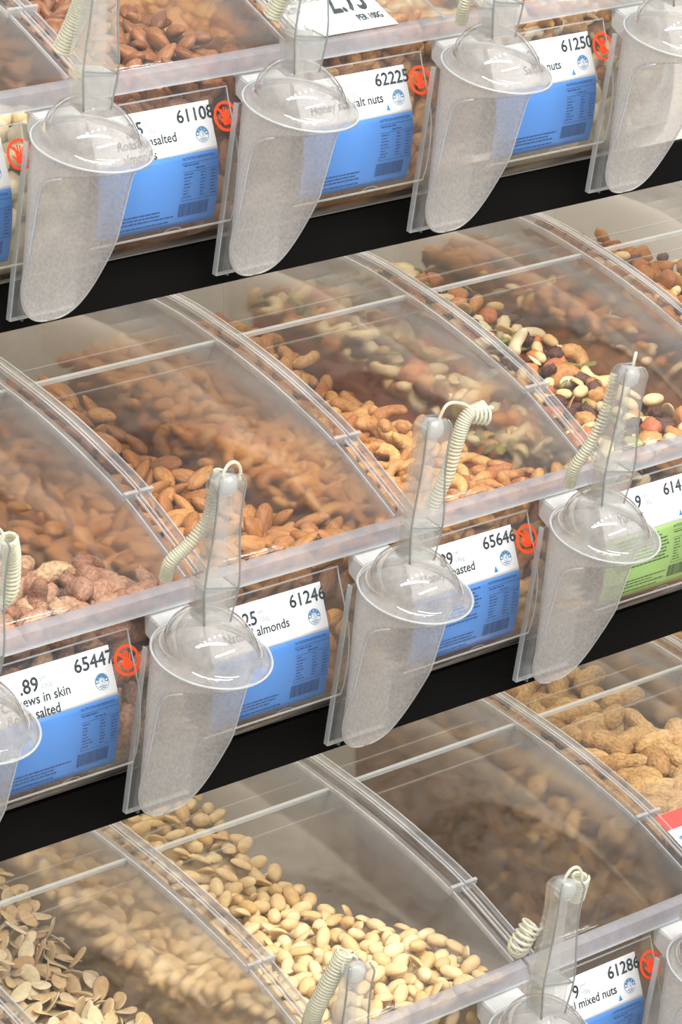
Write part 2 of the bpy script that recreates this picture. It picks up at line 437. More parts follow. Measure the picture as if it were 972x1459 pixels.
def small_lines(u0, u1, v0, rows, pitch, h, rr, ragged=.3):
    out = []
    for i in range(rows):
        u = u0; end = u1-rr.random()*ragged*(u1-u0); v = v0+i*pitch
        while u < end:
            wd = .0012+rr.random()*.004; out.append(rect2(u, min(u+wd, end), v, v+h)); u += wd+.0007
    return cat2(*out)

def make_label(row, n, code, price, lines, label, hue='blue', tri=False, stars='5', notes=False, icon=True, bin_e=None, dx=0.0):
    y0, z0, _ = ROWS[row]; UR = -.080+dx; UL = -.190+dx
    e = empty('price_label', (n*W, y0, z0-BASE), label, 'label', 'price labels on the bin fronts')
    WH = .0352; BT = .0885; ink = M_['inkblue'] if hue == 'blue' else M_['inkgreen']
    part('white_header', card_panel(UL, UR, 0, WH, .0010), M_['paper'], e, True)
    part('colour_block', card_panel(UL, UR, WH, BT, .0010), M_[hue], e, True, hue+' lower half of the label')
    o1 = .00125
    def p(nm, vf, mat, lab=None): return part(nm, to_panel(vf, o1), mat, e, label=lab)
    if code: p('code_number', text_uv(code, *((UR+.0025, .0128, .0094, 'R') if len(code) == 5 else (UR-.0372, .0128, .0094, 'L')), 1.04, .00026), M_['ink'], 'product number '+code)
    if price: p('price_digits', text_uv(price, UR-.0640, .0165, .0098, 'R', .98, .0003), M_['ink'], 'price digits')
    p('unit_text', cat2(text_uv('per', UR-.0618, .0100, .0034, 'L', 1.0), text_uv('100g', UR-.0612, .0160, .0036, 'L', 1.0)), M_['inkgrey'])
    tx = []
    for i, (s, u) in enumerate(lines): tx.append(text_uv(s, UR+u, .0250+i*.0098, .0068, 'R', .95, .00018))
    if lines: p('product_name', cat2(*tx), M_['ink'])
    # health rating roundel
    cu_, cv = UR-.0115, .0235
    ro = [ring2(cu_, cv, .0056, .0059), ring2(cu_, cv, .0022, .0024)]
    ro += [ring2(cu_, cv, .0030, .0054, 20, math.radians(-8), math.radians(188))]
    p('rating_roundel', cat2(*ro), M_['starblue'])
    p('rating_stars', cat2(*[disc2(cu_+.0042*math.cos(math.radians(a)), cv-.0042*math.sin(math.radians(a)), .00085, 5) for a in (12, 51, 90, 129, 168)]), M_['paper'])
    p('rating_digit', cat2(text_uv(stars, cu_+.0009, cv+.0012, .0027, 'R', .8), rect2(cu_-.0035, cu_+.0035, cv+.0029, cv+.0034), rect2(cu_-.0020, cu_+.0022, cv+.0041, cv+.0046)), M_['starblue'])
    if tri: p('triangle_mark', ([(UR-.0255, .0318), (UR-.0215, .0318), (UR-.0235, .0270)], [(0, 1, 2)]), M_['tri'])
    # nutrition table
    t0, t1, tu0, tu1 = .0415, .0690, UR-.0335, UR-.0005
    p('table_title', text_uv('NUTRITION INFORMATION', UR-.0035, .0395, .0021, 'R', .80), ink)
    g = []; lw = .00030
    for v in (t0, t0+.0062, t1): g.append(rect2(tu0, tu1, v, v+lw))
    for u in (tu0, tu0+.0225): g.append(rect2(u, u+lw, t0, t1))
    p('table_grid', cat2(*g), ink)
    rr = random.Random(n*7+row)
    rowsx = [small_lines(tu0+.0012, tu0+.0105, t0+.0078, 8, .0024, .0008, rr, .55), small_lines(tu0+.0165, tu0+.0218, t0+.0078, 8, .0024, .0008, rr, .3), small_lines(tu0+.0262, tu1-.001, t0+.0078, 8, .0024, .0008, rr, .3),
             small_lines(tu0+.0012, tu0+.0165, t0+.0014, 1, .0024, .0009, rr, .1), small_lines(tu0+.012, tu0+.0218, t0+.0040, 1, .0024, .0009, rr, .1)]
    p('table_rows', cat2(*rowsx), ink)
    p('barcode', barcode(UR-.0350, UR-.0070, .0715, .0815), ink)
    ing = [small_lines(UL+.004, UR-.0385, .0740, 3, .0027, .0011, rr, .25), small_lines(UL+.004, UR-.042, .0832, 1, .0027, .0011, rr, .2)]
    if notes: ing.append(small_lines(UL+.01, UR-.0375, .0385, 9, .0029, .0012, rr, .3))
    p('ingredient_text', cat2(*ing), ink)
    if bin_e is not None:
        sl, ed, no = sleeve_mesh(); s = obj('label_sleeve', sl, bin_e, (dx, 0, 0)); obj('sleeve_edge', ed, s); obj('thumb_notch', no, s)
        if icon:
            part('no_hands_sticker', to_panel(hand_icon(UR+.0118, .0140, .0112), .0030), M_['red'], bin_e, label='round red no-hands sticker')
    return e

# ------------------------------------------------------------------ scoops and holders
def revolve(pr, n=36, a0=0, a1=2*math.pi):
    V = []; Fc = []; k = len(pr); cl = abs(a1-a0-2*math.pi) < 1e-6; m = n if cl else n+1
    for i in range(m):
        a = a0+(a1-a0)*i/n
        for r, z in pr: V.append((r*math.cos(a), r*math.sin(a), z))
    for i in range(n):
        j = (i+1) % m
        for q in range(k-1): Fc.append((i*k+q, j*k+q, j*k+q+1, i*k+q+1))
    return V, Fc

RS = .0428
def scoop_bowl():
    """a tapering trough: full circle at the rim, its front cut away in a long slope down to a rounded tip at the back"""
    L = .144; nt, na = 44, 25; V = []; Fc = []; th = .0016
    for layer in (0, 1):
        for i in range(nt):
            f = i/(nt-1); t = L*(.5-.5*math.cos(math.pi*f))
            r = RS-.0008-layer*th-.0060*(t/L)
            amax = math.pi/2+(math.pi/2-.01)*max(0, 1-t/.050)**5+.06*max(0, 1-t/.078)      # closed hood, then an open trough
            t1 = .080
            if t > t1: amax = min(amax, math.asin(min(1, max(1e-4, (1-((t-t1)/(L-t1))**2.5)**(1/2.5)))))   # rounded tip
            dp = 1-.72*(t/L)**1.25                          # the trough grows shallow towards its tip
            for j in range(na):
                a = -amax+2*amax*j/(na-1)
                V.append((r*math.sin(a), (r*dp if math.cos(a) > 0 else r)*math.cos(a), -t))
    o = nt*na
    for i in range(nt-1):
        for j in range(na-1):
            a = i*na+j; Fc.append((a, a+1, a+na+1, a+na)); Fc.append((o+a, o+a+na, o+a+na+1, o+a+1))
    for i in range(nt-1):
        for j in (0, na-1):
            a = i*na+j; q = (a, a+na, o+a+na, o+a); Fc.append(q if j == 0 else q[::-1])
    # rim edge line, kept as a second mesh
    edge = [V[i*na] for i in range(8, nt)]+[V[i*na+na-1] for i in range(nt-1, 7, -1)]
    return (V, Fc), edge

def dome_profile():
    pr = []
    for i in range(9):
        a = math.radians(90*i/8); pr.append((.0345*math.cos(a)**1.05 if i < 8 else .0005, .001+.0285*math.sin(a)))
    outer = [(RS-.001, 0.0), (.0385, .0012)]+pr
    inner = [(max(r-.0016, .0004), z-.0015) for r, z in outer[::-1]]
    return outer+inner

def handle_parts():
    """square clear channel handle: broad at the ledge, narrow waist, knobbed top with an eyelet"""
    st = [(.000, .0235, .0205), (.010, .0262, .0212), (.022, .0300, .0218), (.034, .0300, .0214), (.046, .0272, .0200), (.062, .0235, .0185), (.078, .0222, .0176), (.091, .0232, .0182), (.097, .0236, .0184), (.102, .0176, .0130)]
    st = smooth_curve([(z*1.06, w_*.9, d*.9) for z, w_, d in st], 26)
    def loft(sel):
        V = []; Fc = []
        for z, w_, d in st:
            for x, y in sel(w_, d): V.append((x, y, z))
        k = len(sel(1, 1)); m = len(st)
        for i in range(m-1):
            for j in range(k): Fc.append((i*k+j, i*k+(j+1) % k, (i+1)*k+(j+1) % k, (i+1)*k+j))
        Fc += [tuple(range(k-1, -1, -1)), tuple((m-1)*k+j for j in range(k))]
        return V, Fc
    t = .0026
    def chan(w_, d):        # U section, open towards the user's right
        a, b = w_/2, d/2
        return [(-a, -b), (a, -b), (a, -b+t), (-a+t, -b+t), (-a+t, b-t), (a, b-t), (a, b), (-a, b)]
    shell = loft(chan)
    ledge = [(-.0125, -.0080, .0255), (.0125, -.0078, .0225), (.0125, .0078, .0225), (-.0115, .0078, .0255), (-.0115, -.0078, .0285), (.0125, -.0078, .0255), (.0125, .0078, .0255), (-.0115, .0078, .0285)]
    lf = [(0, 3, 2, 1), (4, 5, 6, 7), (0, 1, 5, 4), (1, 2, 6, 5), (2, 3, 7, 6), (3, 0, 4, 7)]
    block = cat(box(-.0105, .0110, -.0072, .0072, .000, .0235))
    edges = cat(tube([(-s[1]/2, -s[2]/2, s[0]) for s in st], .0008, 5), tube([(s[1]/2, -s[2]/2, s[0]) for s in st], .0008, 5), tube([(-.0118, -.0092, .0285), (.0132, -.0092, .0255)], .0007, 5), tube([(.0132, -.0092, .0255), (.0132, .0085, .0255)], .0007, 5))
    knob = [(0.0004, .0105)]
    kn = revolve([(.0004, .0925), (.0060, .0935), (.0084, .0970), (.0084, .1030), (.0060, .1072), (.0004, .1082)], 14)
    return shell, (ledge, lf), block, edges, kn

SC = None
def scoop_meshes():
    global SC
    if SC: return SC
    bowl, edge = scoop_bowl(); sh, ledge, block, edges, kn = handle_parts()
    SC = dict(
        bowl=mesh_data('bowl', *bowl, M_['frost'], True),
        bowl_rim=mesh_data('bowl_rim', *tube(edge, .0007, 6), M_['edge'], True),
        collar=mesh_data('collar', *revolve([(RS-.0012, -.0010), (RS+.0004, -.0006), (RS+.0006, .0003), (RS-.0004, .0008), (RS-.0012, .0004), (RS-.0012, -.0010)], 48), M_['edge'], True),
        dome=mesh_data('dome', [(x, y+.30*max(0, z), z) for x, y, z in revolve(dome_profile(), 40)[0]], revolve(dome_profile(), 40)[1], M_['scoop'], True),
        handle=mesh_data('handle', *sh, M_['handle'], False),
        ledge=mesh_data('ledge', *ledge, M_['bead'], False),
        core=mesh_data('core', *block, M_['scoop'], False),
        ridge=mesh_data('ridge', *edges, M_['line'], True),
        knob=mesh_data('knob', *kn, M_['bead'], True))
    return SC

def coil(path, r, turns, wire=.0012, taper=None, phase=0.0, per=10):
    P = smooth_curve(path, 80); T = np.gradient(P, axis=0); T /= np.linalg.norm(T, axis=1)[:, None]
    n = int(turns*per); out = []; a = np.cross(T[0], (.2, .9, .3)); a /= np.linalg.norm(a)
    fr = []
    for i in range(80):
        a = a-T[i]*(a@T[i]); a /= np.linalg.norm(a); fr.append((a.copy(), np.cross(T[i], a)))
    for i in range(n+1):
        f = i/n; q = f*79; j = min(int(q), 78); p = P[j]+(P[j+1]-P[j])*(q-j)
        rr = r if taper is None else r*np.interp(f, *taper)
        t = phase+2*math.pi*turns*f; out.append(p+(fr[j][0]*math.cos(t)+fr[j][1]*math.sin(t))*rr)
    return tube(out, wire, 5)

HB = None
def holder_meshes():
    global HB
    if HB: return HB
    def pl(x0, x1, pts, th):
        return sheet((x0, x1), pts, -th/2, th/2)
    def yz(z): return (-.0185+(-.030-z)*(.0265/.132), z+BASE)     # plate leans: top out, foot in
    zs = [-.030, -.07, -.12, -.162]
    back = pl(-.062, -.004, [yz(z) for z in zs], .003)
    eg = pl(-.0628, -.0615, [yz(z) for z in zs], .0042)
    eb = pl(-.062, -.004, [yz(-.1615), yz(-.1625)], .0036)
    rib = pl(-.0560, -.0545, [(a-.004, b) for a, b in (yz(z) for z in zs)], .006)
    # bracket under the lip: folds out from the bin, then down to the plate
    br = cat(sheet((-.047, -.012), [(.003, BASE-.0145), (-.006, BASE-.0150), (-.018, BASE-.020), (-.0205, BASE-.034)], -.0010, .0010),
             prism_x([(-.0005, BASE-.0145), (-.018, BASE-.020), (-.0175, BASE-.040), (-.0005, BASE-.028)], -.0475, -.0462),
             prism_x([(-.0005, BASE-.0145), (-.018, BASE-.020), (-.0175, BASE-.040), (-.0005, BASE-.028)], -.0125, -.0112))
    HB = dict(back_plate=mesh_data('back_plate', *back, M_['plate']), plate_edge=mesh_data('plate_edge', *cat(eg, eb), M_['edge']),
              rib=mesh_data('rib', *rib, M_['plate']), bracket=mesh_data('bracket', *br, M_['bracket']))
    return HB

def make_scoop(row, n, label, hlabel, dx=0.0, roll=0.0, tether=None, hand_roll=3.0, dz=0.0):
    y0, z0, _ = ROWS[row]; base = Vector((n*W+dx, y0, z0-BASE))
    H = holder_meshes(); h = empty('scoop_holder', base, hlabel, 'holder', 'clear scoop holders')
    for nm in ('back_plate', 'rib', 'bracket'): obj(nm, H[nm], h)
    obj('plate_edge', H['plate_edge'], [c for c in h.children if c.name.startswith('back_plate')][0])
    Sm = scoop_meshes()
    e = empty('scoop', base+Vector((-.042, -.066, BASE-.026+dz)), label, 'scoop', 'clear serving scoops')
    e.rotation_euler = (math.radians(17), math.radians(roll), 0)       # top leans out towards the shopper
    b = obj('bowl', Sm['bowl'], e, label='scuffed frosted bowl'); obj('bowl_rim', Sm['bowl_rim'], b)
    d = obj('dome', Sm['dome'], e); obj('collar', Sm['collar'], d)
    hd = obj('handle', Sm['handle'], e, (-.001, .0075, .0240)); hd.rotation_euler = (math.radians(-9.5), math.radians(hand_roll-2), math.radians(-8))
    for nm in ('ledge', 'core', 'ridge', 'knob'): obj(nm, Sm[nm], hd)
    if tether:
        v, f = cat(*tether); c = part('tether_cord', ([(p[0], p[1], (p[2]-.031)*1.06) for p in v], f), M_['cord'], e, True, 'pale yellow coiled tether cord')
        c.location = hd.location; c.rotation_euler = hd.rotation_euler
    return e

# ------------------------------------------------------------------ nuts
def grid_body(fn, nu=10, nv=7):
    """closed body: fn(t in -1..1, angle) -> point; poles at t = -1, 1"""
    V = [fn(-1, 0)]
    for i in range(1, nv):
        t = -math.cos(math.pi*i/nv)
        for j in range(nu): V.append(fn(t, 2*math.pi*j/nu))
    V.append(fn(1, 0)); Fc = []
    for j in range(nu): Fc.append((0, 1+(j+1) % nu, 1+j))
    for i in range(nv-2):
        for j in range(nu):
            a = 1+i*nu+j; b = 1+i*nu+(j+1) % nu; Fc.append((a, b, b+nu, a+nu))
    l = len(V)-1; o = 1+(nv-2)*nu
    for j in range(nu): Fc.append((o+j, o+(j+1) % nu, l))
    return np.array(V, float), Fc

def almond(L=.0235, w_=.0135, d=.0085):
    def f(t, a):
        r = max(0, 1-t*t)**.62*(1-.22*t)
        return (t*L/2, r*w_/2*math.cos(a), r*d/2*math.sin(a))
    return grid_body(f, 10, 8)
def kernel(L=.0155, w_=.0098, d=.0088, half=False, waist=.06):
    def f(t, a):
        r = math.sqrt(max(0, 1-t*t))*(1-waist*math.exp(-(t/.35)**2)+.05*t)
        z = r*d/2*math.sin(a)
        if half and z < 0: z *= .15
        return (t*L/2, r*w_/2*math.cos(a), z)
    return grid_body(f, 10, 7)
def cashew(R=.0085, r0=.0048, span=205, seed=0):
    rr = np.random.default_rng(seed); lum = rr.normal(0, .05, 40)
    def f(t, a):
        th = math.radians(span/2)*t; r = r0*max(0, 1-t**4)**.5*(1.12-.16*t)
        if abs(t) < 1: r *= 1+lum[int((t+1)*10) % 40]
        cx, cy = R*math.sin(th), R*math.cos(th)-R*.5
        return (cx+math.sin(th)*r*math.cos(a), cy+math.cos(th)*r*math.cos(a), r*.85*math.sin(a))
    return grid_body(f, 8, 11)
def shell_peanut(L=.040, r0=.0082, seed=0):
    def f(t, a):
        r = max(0, 1-abs(t)**2.6)**.5*(1-.20*math.exp(-((t+.05)/.28)**2))*(1+.06*t)
        rid = 1+.035*math.cos(a*6)+.03*math.cos(t*16+a)
        return (t*L/2, r*r0*rid*math.cos(a), r*r0*rid*math.sin(a)+.0018*math.cos(t*2.2))
    return grid_body(f, 14, 15)
def flake(L=.0195, w_=.0115, d=.0012, bend=.0012):
    def f(t, a):
        r = max(0, 1-t*t)**.5*(1-.15*t)
        x, y = t*L/2, r*w_/2*math.cos(a)
        return (x, y, min(1, r*3)*d/2*math.sin(a)+bend*(t*t))
    return grid_body(f, 10, 6)
def lump(L=.013, w_=.011, d=.010, rough=.14, seed=0, nu=9, nv=7):
    rr = np.random.default_rng(seed); T = rr.normal(0, rough, (12, 16))
    def f(t, a):
        r = math.sqrt(max(0, 1-t*t)); k = 1+T[int((t+1)*5.4), int(a/(2*math.pi)*15.99)] if r > 0 else 1
        return (t*L/2*k, r*w_/2*math.cos(a)*k, r*d/2*math.sin(a)*k)
    return grid_body(f, nu, nv)
def cube_chunk(s=.011, seed=0):
    rr = np.random.default_rng(seed)
    def f(t, a):
        d = np.array([t, math.sqrt(max(0, 1-t*t))*math.cos(a), math.sqrt(max(0, 1-t*t))*math.sin(a)])
        k = (np.abs(d)**5).sum()**(-1/5)
        return tuple(d*k*s/2*(1+rr.normal(0, .03)))
    return grid_body(f, 12, 8)

def srgb(r, g, b): return tuple(((c/255)/12.92 if c <= 10 else ((c/255+.055)/1.055)**2.4) for c in (r, g, b))
M_['almond'] = nut_mat('natural almond skin', [srgb(158, 100, 52), srgb(184, 124, 68), srgb(200, 144, 84), srgb(170, 110, 58)], .5, .38, (90, 900, 900))
M_['almond_dark'] = nut_mat('roasted almond skin', [srgb(132, 82, 50), srgb(154, 100, 62), srgb(172, 118, 76)], .42, .38, (90, 900, 900))
M_['cashew_skin'] = nut_mat('cashew skin', [srgb(172, 126, 98), srgb(194, 148, 118), srgb(156, 108, 84), srgb(212, 172, 132)], .65, .45, (420, 420, 420), .6)
M_['honey'] = nut_mat('honey roast coating', [srgb(196, 134, 72), srgb(214, 160, 96), srgb(176, 106, 58), srgb(224, 180, 116)], .45, .28, (330, 330, 330), .5)
M_['peanut'] = nut_mat('blanched peanut', [srgb(236, 204, 148), srgb(246, 222, 176), srgb(226, 186, 124), srgb(240, 214, 164)], .5, .14, (220, 220, 220), .1)
M_['shell'] = nut_mat('peanut shell', [srgb(188, 146, 92), srgb(206, 168, 112), srgb(172, 128, 78)], .8, .38, (260, 420, 420), 1.0)
M_['flake'] = nut_mat('sliced almond', [srgb(232, 210, 170), srgb(214, 182, 132), srgb(240, 224, 190), srgb(196, 156, 104)], .6, .16, (260, 260, 260), .1)
M_['cream'] = nut_mat('pale macadamia', [srgb(238, 220, 176), srgb(246, 232, 196), srgb(230, 204, 152)], .45, .12, (160, 160, 160), .05)
M_['raisin'] = nut_mat('dark raisin', [srgb(84, 54, 46), srgb(108, 68, 58), srgb(70, 46, 44)], .45, .4, (500, 500, 500), .9)
M_['apricot'] = nut_mat('dried orange fruit', [srgb(204, 118, 66), srgb(214, 146, 84), srgb(186, 96, 64)], .4, .25, (300, 300, 300), .4)
M_['pepita'] = nut_mat('green pepita', [srgb(136, 138, 66), srgb(160, 158, 90), srgb(116, 116, 54)], .5, .25, (120, 900, 900), .1)
M_['amber'] = nut_mat('amber dried fruit', [srgb(196, 128, 54), srgb(168, 98, 42), srgb(214, 156, 80)], .4, .3, (200, 200, 200), .4)

def attrs(me, body, pick):
    a = me.attributes.new('body', 'FLOAT_VECTOR', 'POINT'); a.data.foreach_set('vector', np.ascontiguousarray(body, dtype=np.float32).ravel())
    b = me.attributes.new('pick', 'FLOAT', 'POINT'); b.data.foreach_set('value', np.ascontiguousarray(pick, dtype=np.float32))

NUTS = {}
def nut_kind(key, shapes, mat):
    out = []
    for V, Fc in shapes:
        me = mesh_data(key, V, Fc, M_[mat], True, False); attrs(me, V, np.zeros(len(V))); out.append((me, V, Fc))
    NUTS[key] = (out, mat)
nut_kind('almond', [almond(.0275, .0152, .0098), almond(.0255, .0148, .0104), almond(.0290, .0150, .0092)], 'almond')
nut_kind('roasted_almond', [almond(.0255, .0146, .0095), almond(.0240, .0150, .010)], 'almond_dark')
nut_kind('cashew_in_skin', [cashew(.0100, .0062, 190, 1), cashew(.0105, .0068, 170, 2), lump(.024, .013, .012, .12, 3)], 'cashew_skin')
nut_kind('honey_cashew', [cashew(.0098, .0048, 205, 4), cashew(.0095, .0046, 220, 5), cashew(.0102, .0050, 190, 6), kernel(.017, .011, .010)], 'honey')
nut_kind('honey_nut', [lump(.017, .013, .012, .10, 7), cashew(.0085, .0054, 200, 8), kernel(.018, .011, .010)], 'honey')
nut_kind('peanut_kernel', [kernel(.0185, .0118, .0105), kernel(.0195, .0120, .0095, True), kernel(.0172, .0122, .0112), kernel(.0188, .0125, .009, True, .1)], 'peanut')
nut_kind('peanut_in_shell', [shell_peanut(.046, .0098), shell_peanut(.042, .0102), shell_peanut(.050, .0095)], 'shell')
nut_kind('almond_slice', [flake(), flake(.018, .0105, .0012, -.001), flake(.0165, .0118, .0014, .0005)], 'flake')
nut_kind('macadamia', [lump(.0195, .0185, .018, .02, 9, 12, 9), lump(.021, .019, .0175, .025, 10, 12, 9)], 'cream')
nut_kind('raisin', [lump(.0150, .0110, .0085, .16, 11), lump(.0165, .0100, .0080, .2, 12)], 'raisin')
nut_kind('fruit_chunk', [cube_chunk(.0125, 13), cube_chunk(.0145, 14)], 'apricot')
nut_kind('pumpkin_seed', [flake(.0150, .0080, .0026, .0), flake(.0140, .0085, .0024, .0006)], 'pepita')
nut_kind('pale_peanut', [kernel(.0150, .0100, .009), kernel(.0165, .0105, .0078, True)], 'peanut')
nut_kind('pale_cashew', [cashew(.0094, .0048, 205, 15)], 'cream')
nut_kind('apricot_piece', [lump(.020, .016, .010, .12, 16), cube_chunk(.016, 17)], 'amber')

def rot(yaw, tilt, spin):
    cy, sy = math.cos(yaw), math.sin(yaw); cp, sp = math.cos(tilt), math.sin(tilt); cr, sr = math.cos(spin), math.sin(spin)
    Rz = np.array([[cy, -sy, 0], [sy, cy, 0], [0, 0, 1]]); Ry = np.array([[cp, 0, sp], [0, 1, 0], [-sp, 0, cp]]); Rx = np.array([[1, 0, 0], [0, cr, -sr], [0, sr, cr]])
    return Rz@Ry@Rx

def darts(x0, x1, y0, y1, d, n, seed, tries=30000):
    r = np.random.default_rng(seed); g = {}; out = []
    for _ in range(tries):
        x, y = r.uniform(x0, x1), r.uniform(y0, y1); i, j = int(x/d+1000), int(y/d+1000); ok = True
        for a in (-1, 0, 1):
            for b in (-1, 0, 1):
                for q in g.get((i+a, j+b), ()):
                    if (q[0]-x)**2+(q[1]-y)**2 < d*d: ok = False; break
                if not ok: break
            if not ok: break
        if ok: g.setdefault((i, j), []).append((x, y)); out.append((x, y))
        if len(out) >= n: break
    return out

def rest_mat(R, t):
    m = Matrix.Identity(4)
    for i in range(3):
        for j in range(3): m[i][j] = float(R[i, j])
        m[i][3] = float(t[i])
    return m

def fill_bin(row, n, kinds, pile, texts, spacing, fill_label, fill_cat, max_single=260, y_single=.37, flat=.5, size=1.0, wobble=.004, xslope=0.0, front=True, bed=True, side=False, rim=.012):
    """kinds: [(key, share)]; pile: [(y, z rel. lip)]; texts: {key: (label, category, group)}"""
    y0, z0, k = ROWS[row]; ox, oy, oz = n*W, y0, z0
    r = np.random.default_rng(row*100+n*7+3); py = np.array(pile)
    keys = [a for a, _ in kinds]; sh = np.array([b for _, b in kinds], float); sh /= sh.sum()
    def height(x, y): return np.interp(y, py[:, 0], py[:, 1])+xslope*(x+.1)
    singles, bulk = [], []
    # the visible top layer
    pts = darts(-.2+rim, -rim, .014, .425, spacing, 2000, row*50+n)
    pts.sort(key=lambda p: p[1])
    for (x, y) in pts:
        key = keys[r.choice(len(keys), p=sh)]
        R = rot(r.uniform(0, 6.283), r.normal(0, flat), r.normal(0, flat))
        z = height(x, y)+r.normal(0, wobble*.6)
        if z < -.126: continue
        it = (key, R, (ox+x, oy+y, oz+z), size*r.uniform(.9, 1.1))
        (singles if (len(singles) < max_single and y < y_single) else bulk).append(it)
    if bed:          # the layer the top nuts rest on
        for (x, y) in darts(-.2+rim, -rim, .016, .425, spacing*1.05, 2000, row*50+n+9):
            key = keys[r.choice(len(keys), p=sh)]
            bulk.append((key, rot(r.uniform(0, 6.283), r.normal(0, flat), r.normal(0, flat)), (ox+x, oy+y, oz+max(height(x, y)-spacing*.62, -.125)), size*r.uniform(.9, 1.1)))
    if front:        # nuts pressed against the clear front
        top = float(np.interp(.01, py[:, 0], py[:, 1]))
        for (x, s) in darts(-.2+rim, -rim, .0, .120, spacing*1.02, 2000, row*50+n+17):
            z = -.016-s
            if z > top-.002 or z < (-.110 if rim > .02 else -.116): continue
            yp = float(np.interp(-z, -PANEL[:, 1], PANEL[:, 0]))+(.0150 if rim > .02 else .0105*size+.0035)
            key = keys[r.choice(len(keys), p=sh)]
            R = rot(r.uniform(0, 6.283), 0, 0); R = np.array([[1, 0, 0], [0, 0, -1], [0, 1, 0]])@R@rot(0, np.clip(r.normal(0, .2), -.3, .3), np.clip(r.normal(0, .2), -.3, .3))
            it = (key, R, (ox+x, oy+yp+r.uniform(0, .003), oz+z), size*r.uniform(.9, 1.1))
            seen = (z > -.040 or x > -.095)
            (singles if seen and max_single and len(singles) < max_single+45 else bulk).append(it)
    if side:         # nuts lying against the left wall
        for (y, s) in darts(.034, .405, 0, .17, spacing*1.0, 2000, row*50+n+29):
            z = (-.108 if rim > .02 else -.124)+s
            if z > height(-.19, y)-.004: continue
            key = keys[r.choice(len(keys), p=sh)]
            R = np.array([[0, 0, 1], [1, 0, 0], [0, 1, 0]])@rot(r.uniform(0, 6.283), 0, 0)@rot(0, r.normal(0, .3), r.normal(0, .3))
            bulk.append((key, R, (ox-.1965+(.0135 if rim > .02 else .0085*size)+r.uniform(0, .003), oy+y, oz+z), size*r.uniform(.9, 1.1)))
    for key, R, t, s in singles:
        V = NUTS[key][0][r.integers(len(NUTS[key][0]))]
        o = bpy.data.objects.new(key, V[0]); COL.objects.link(o)
        o.matrix_world = rest_mat(R*s, t); tag(o, *texts[key])
    # everything deeper and farther back: one mesh with a slot for each kind
    mats = sorted({NUTS[a][1] for a in keys}); VV, FF, BB, PP, MI = [], [], [], [], []; o_ = 0
    for key, R, t, s in bulk:
        me, V, Fc = NUTS[key][0][r.integers(len(NUTS[key][0]))]
        VV.append((V@(R*s).T)+np.array(t)); BB.append(V); PP.append(np.full(len(V), r.random()))
        FF += [tuple(i+o_ for i in f) for f in Fc]; MI += [mats.index(NUTS[key][1])]*len(Fc); o_ += len(V)
    # core of the heap
    hy = np.linspace(.03, .42, 14); core = [(yy, max(height(-.1, yy)-spacing*.62-.004, -.132)) for yy in hy]
    cv, cf = prism_x([(yy, zz) for yy, zz in core]+[(.42, -.135), (.03, -.135)], -.186, -.014)
    cv = np.array(cv)+np.array([ox, oy, oz]); VV.append(cv); BB.append(cv); PP.append(np.full(len(cv), .4)); FF += [tuple(i+o_ for i in f) for f in cf]; MI += [0]*len(cf)
    VV = np.vstack(VV)-np.array([ox-.1, oy+.2, oz-.135])
    me = bpy.data.meshes.new('loose_fill'); me.from_pydata(VV.tolist(), [], FF)
    for a in mats: me.materials.append(M_[a])
    me.polygons.foreach_set('material_index', MI); me.polygons.foreach_set('use_smooth', [True]*len(FF)); me.update()
    attrs(me, np.vstack(BB), np.concatenate(PP))
    ob = obj('loose_fill', me, None, (ox-.1, oy+.2, oz-.135)); tag(ob, fill_label, fill_cat, None, 'stuff')
    return len(singles)

# ------------------------------------------------------------------ row by row
B = {}
where = {(1, -1): 'pale macadamias, leftmost in the top row', (1, 0): 'dark roasted almonds and a 61108 label', (1, 1): 'honey nuts, a 62225 label and a white card on its lid', (1, 2): 'salted nuts and a 61250 label',
         (2, -2): 'hardly in view past the left end of the middle row', (2, -1): 'cashews in skin and a 65447 label', (2, 0): 'natural almonds and a 61246 label', (2, 1): 'honey cashews and a 65646 label', (2, 2): 'fruit and nut mix and a green label', (2, 3): 'amber dried fruit under the upper shelf at far right',
         (3, -2): 'its curved edge in the bottom left corner', (3, -1): 'sliced almonds in the bottom row', (3, 0): 'pale blanched peanuts', (3, 1): 'hardly any nuts left and a 61286 label', (3, 2): 'peanuts in shell and a red-topped card', (3, 3): 'peanuts in shell, last in the bottom row'}
for (r, n), s in where.items():
    B[r, n] = make_bin(r, n, 'clear curved-lid bin with '+s if not s.startswith('hardly in') else 'clear curved-lid bin '+s)

make_label(1, -1, '', '', [], 'blue and white price label cut off by the left edge, top row', dx=0.01, bin_e=B[1, -1])
make_label(1, 0, '61108', '.25', [('Roast unsalted', -.0355), ('almonds', -.0560)], 'blue and white price label reading 61108 unsalted almonds', dx=-0.004, bin_e=B[1, 0])
make_label(1, 1, '62225', '39', [('Honey sea salt nuts', -.0270)], 'blue and white price label reading 62225 sea salt nuts', tri=True, stars='2', dx=-0.012, bin_e=B[1, 1])
make_label(1, 2, '61250', '9', [('Salted nuts', -.0360)], 'blue and white price label reading 61250 salted nuts', tri=True, stars='4', dx=-0.014, bin_e=B[1, 2])
make_label(2, -1, '65447', '.89', [('Cashews in skin', -.0390), ('Roast salted', -.0500)], 'blue and white price label reading 65447 cashews in skin', stars='4', bin_e=B[2, -1])
make_label(2, 0, '61246', '.25', [('Natural almonds', -.0355)], 'blue and white price label reading 61246 natural almonds', icon=False, dx=-0.004, bin_e=B[2, 0])
make_label(2, 1, '65646', '.89', [('Honey roasted', -.0440)], 'blue and white price label reading 65646 honey roasted', tri=True, stars='4', notes=True, dx=-0.01, bin_e=B[2, 1])
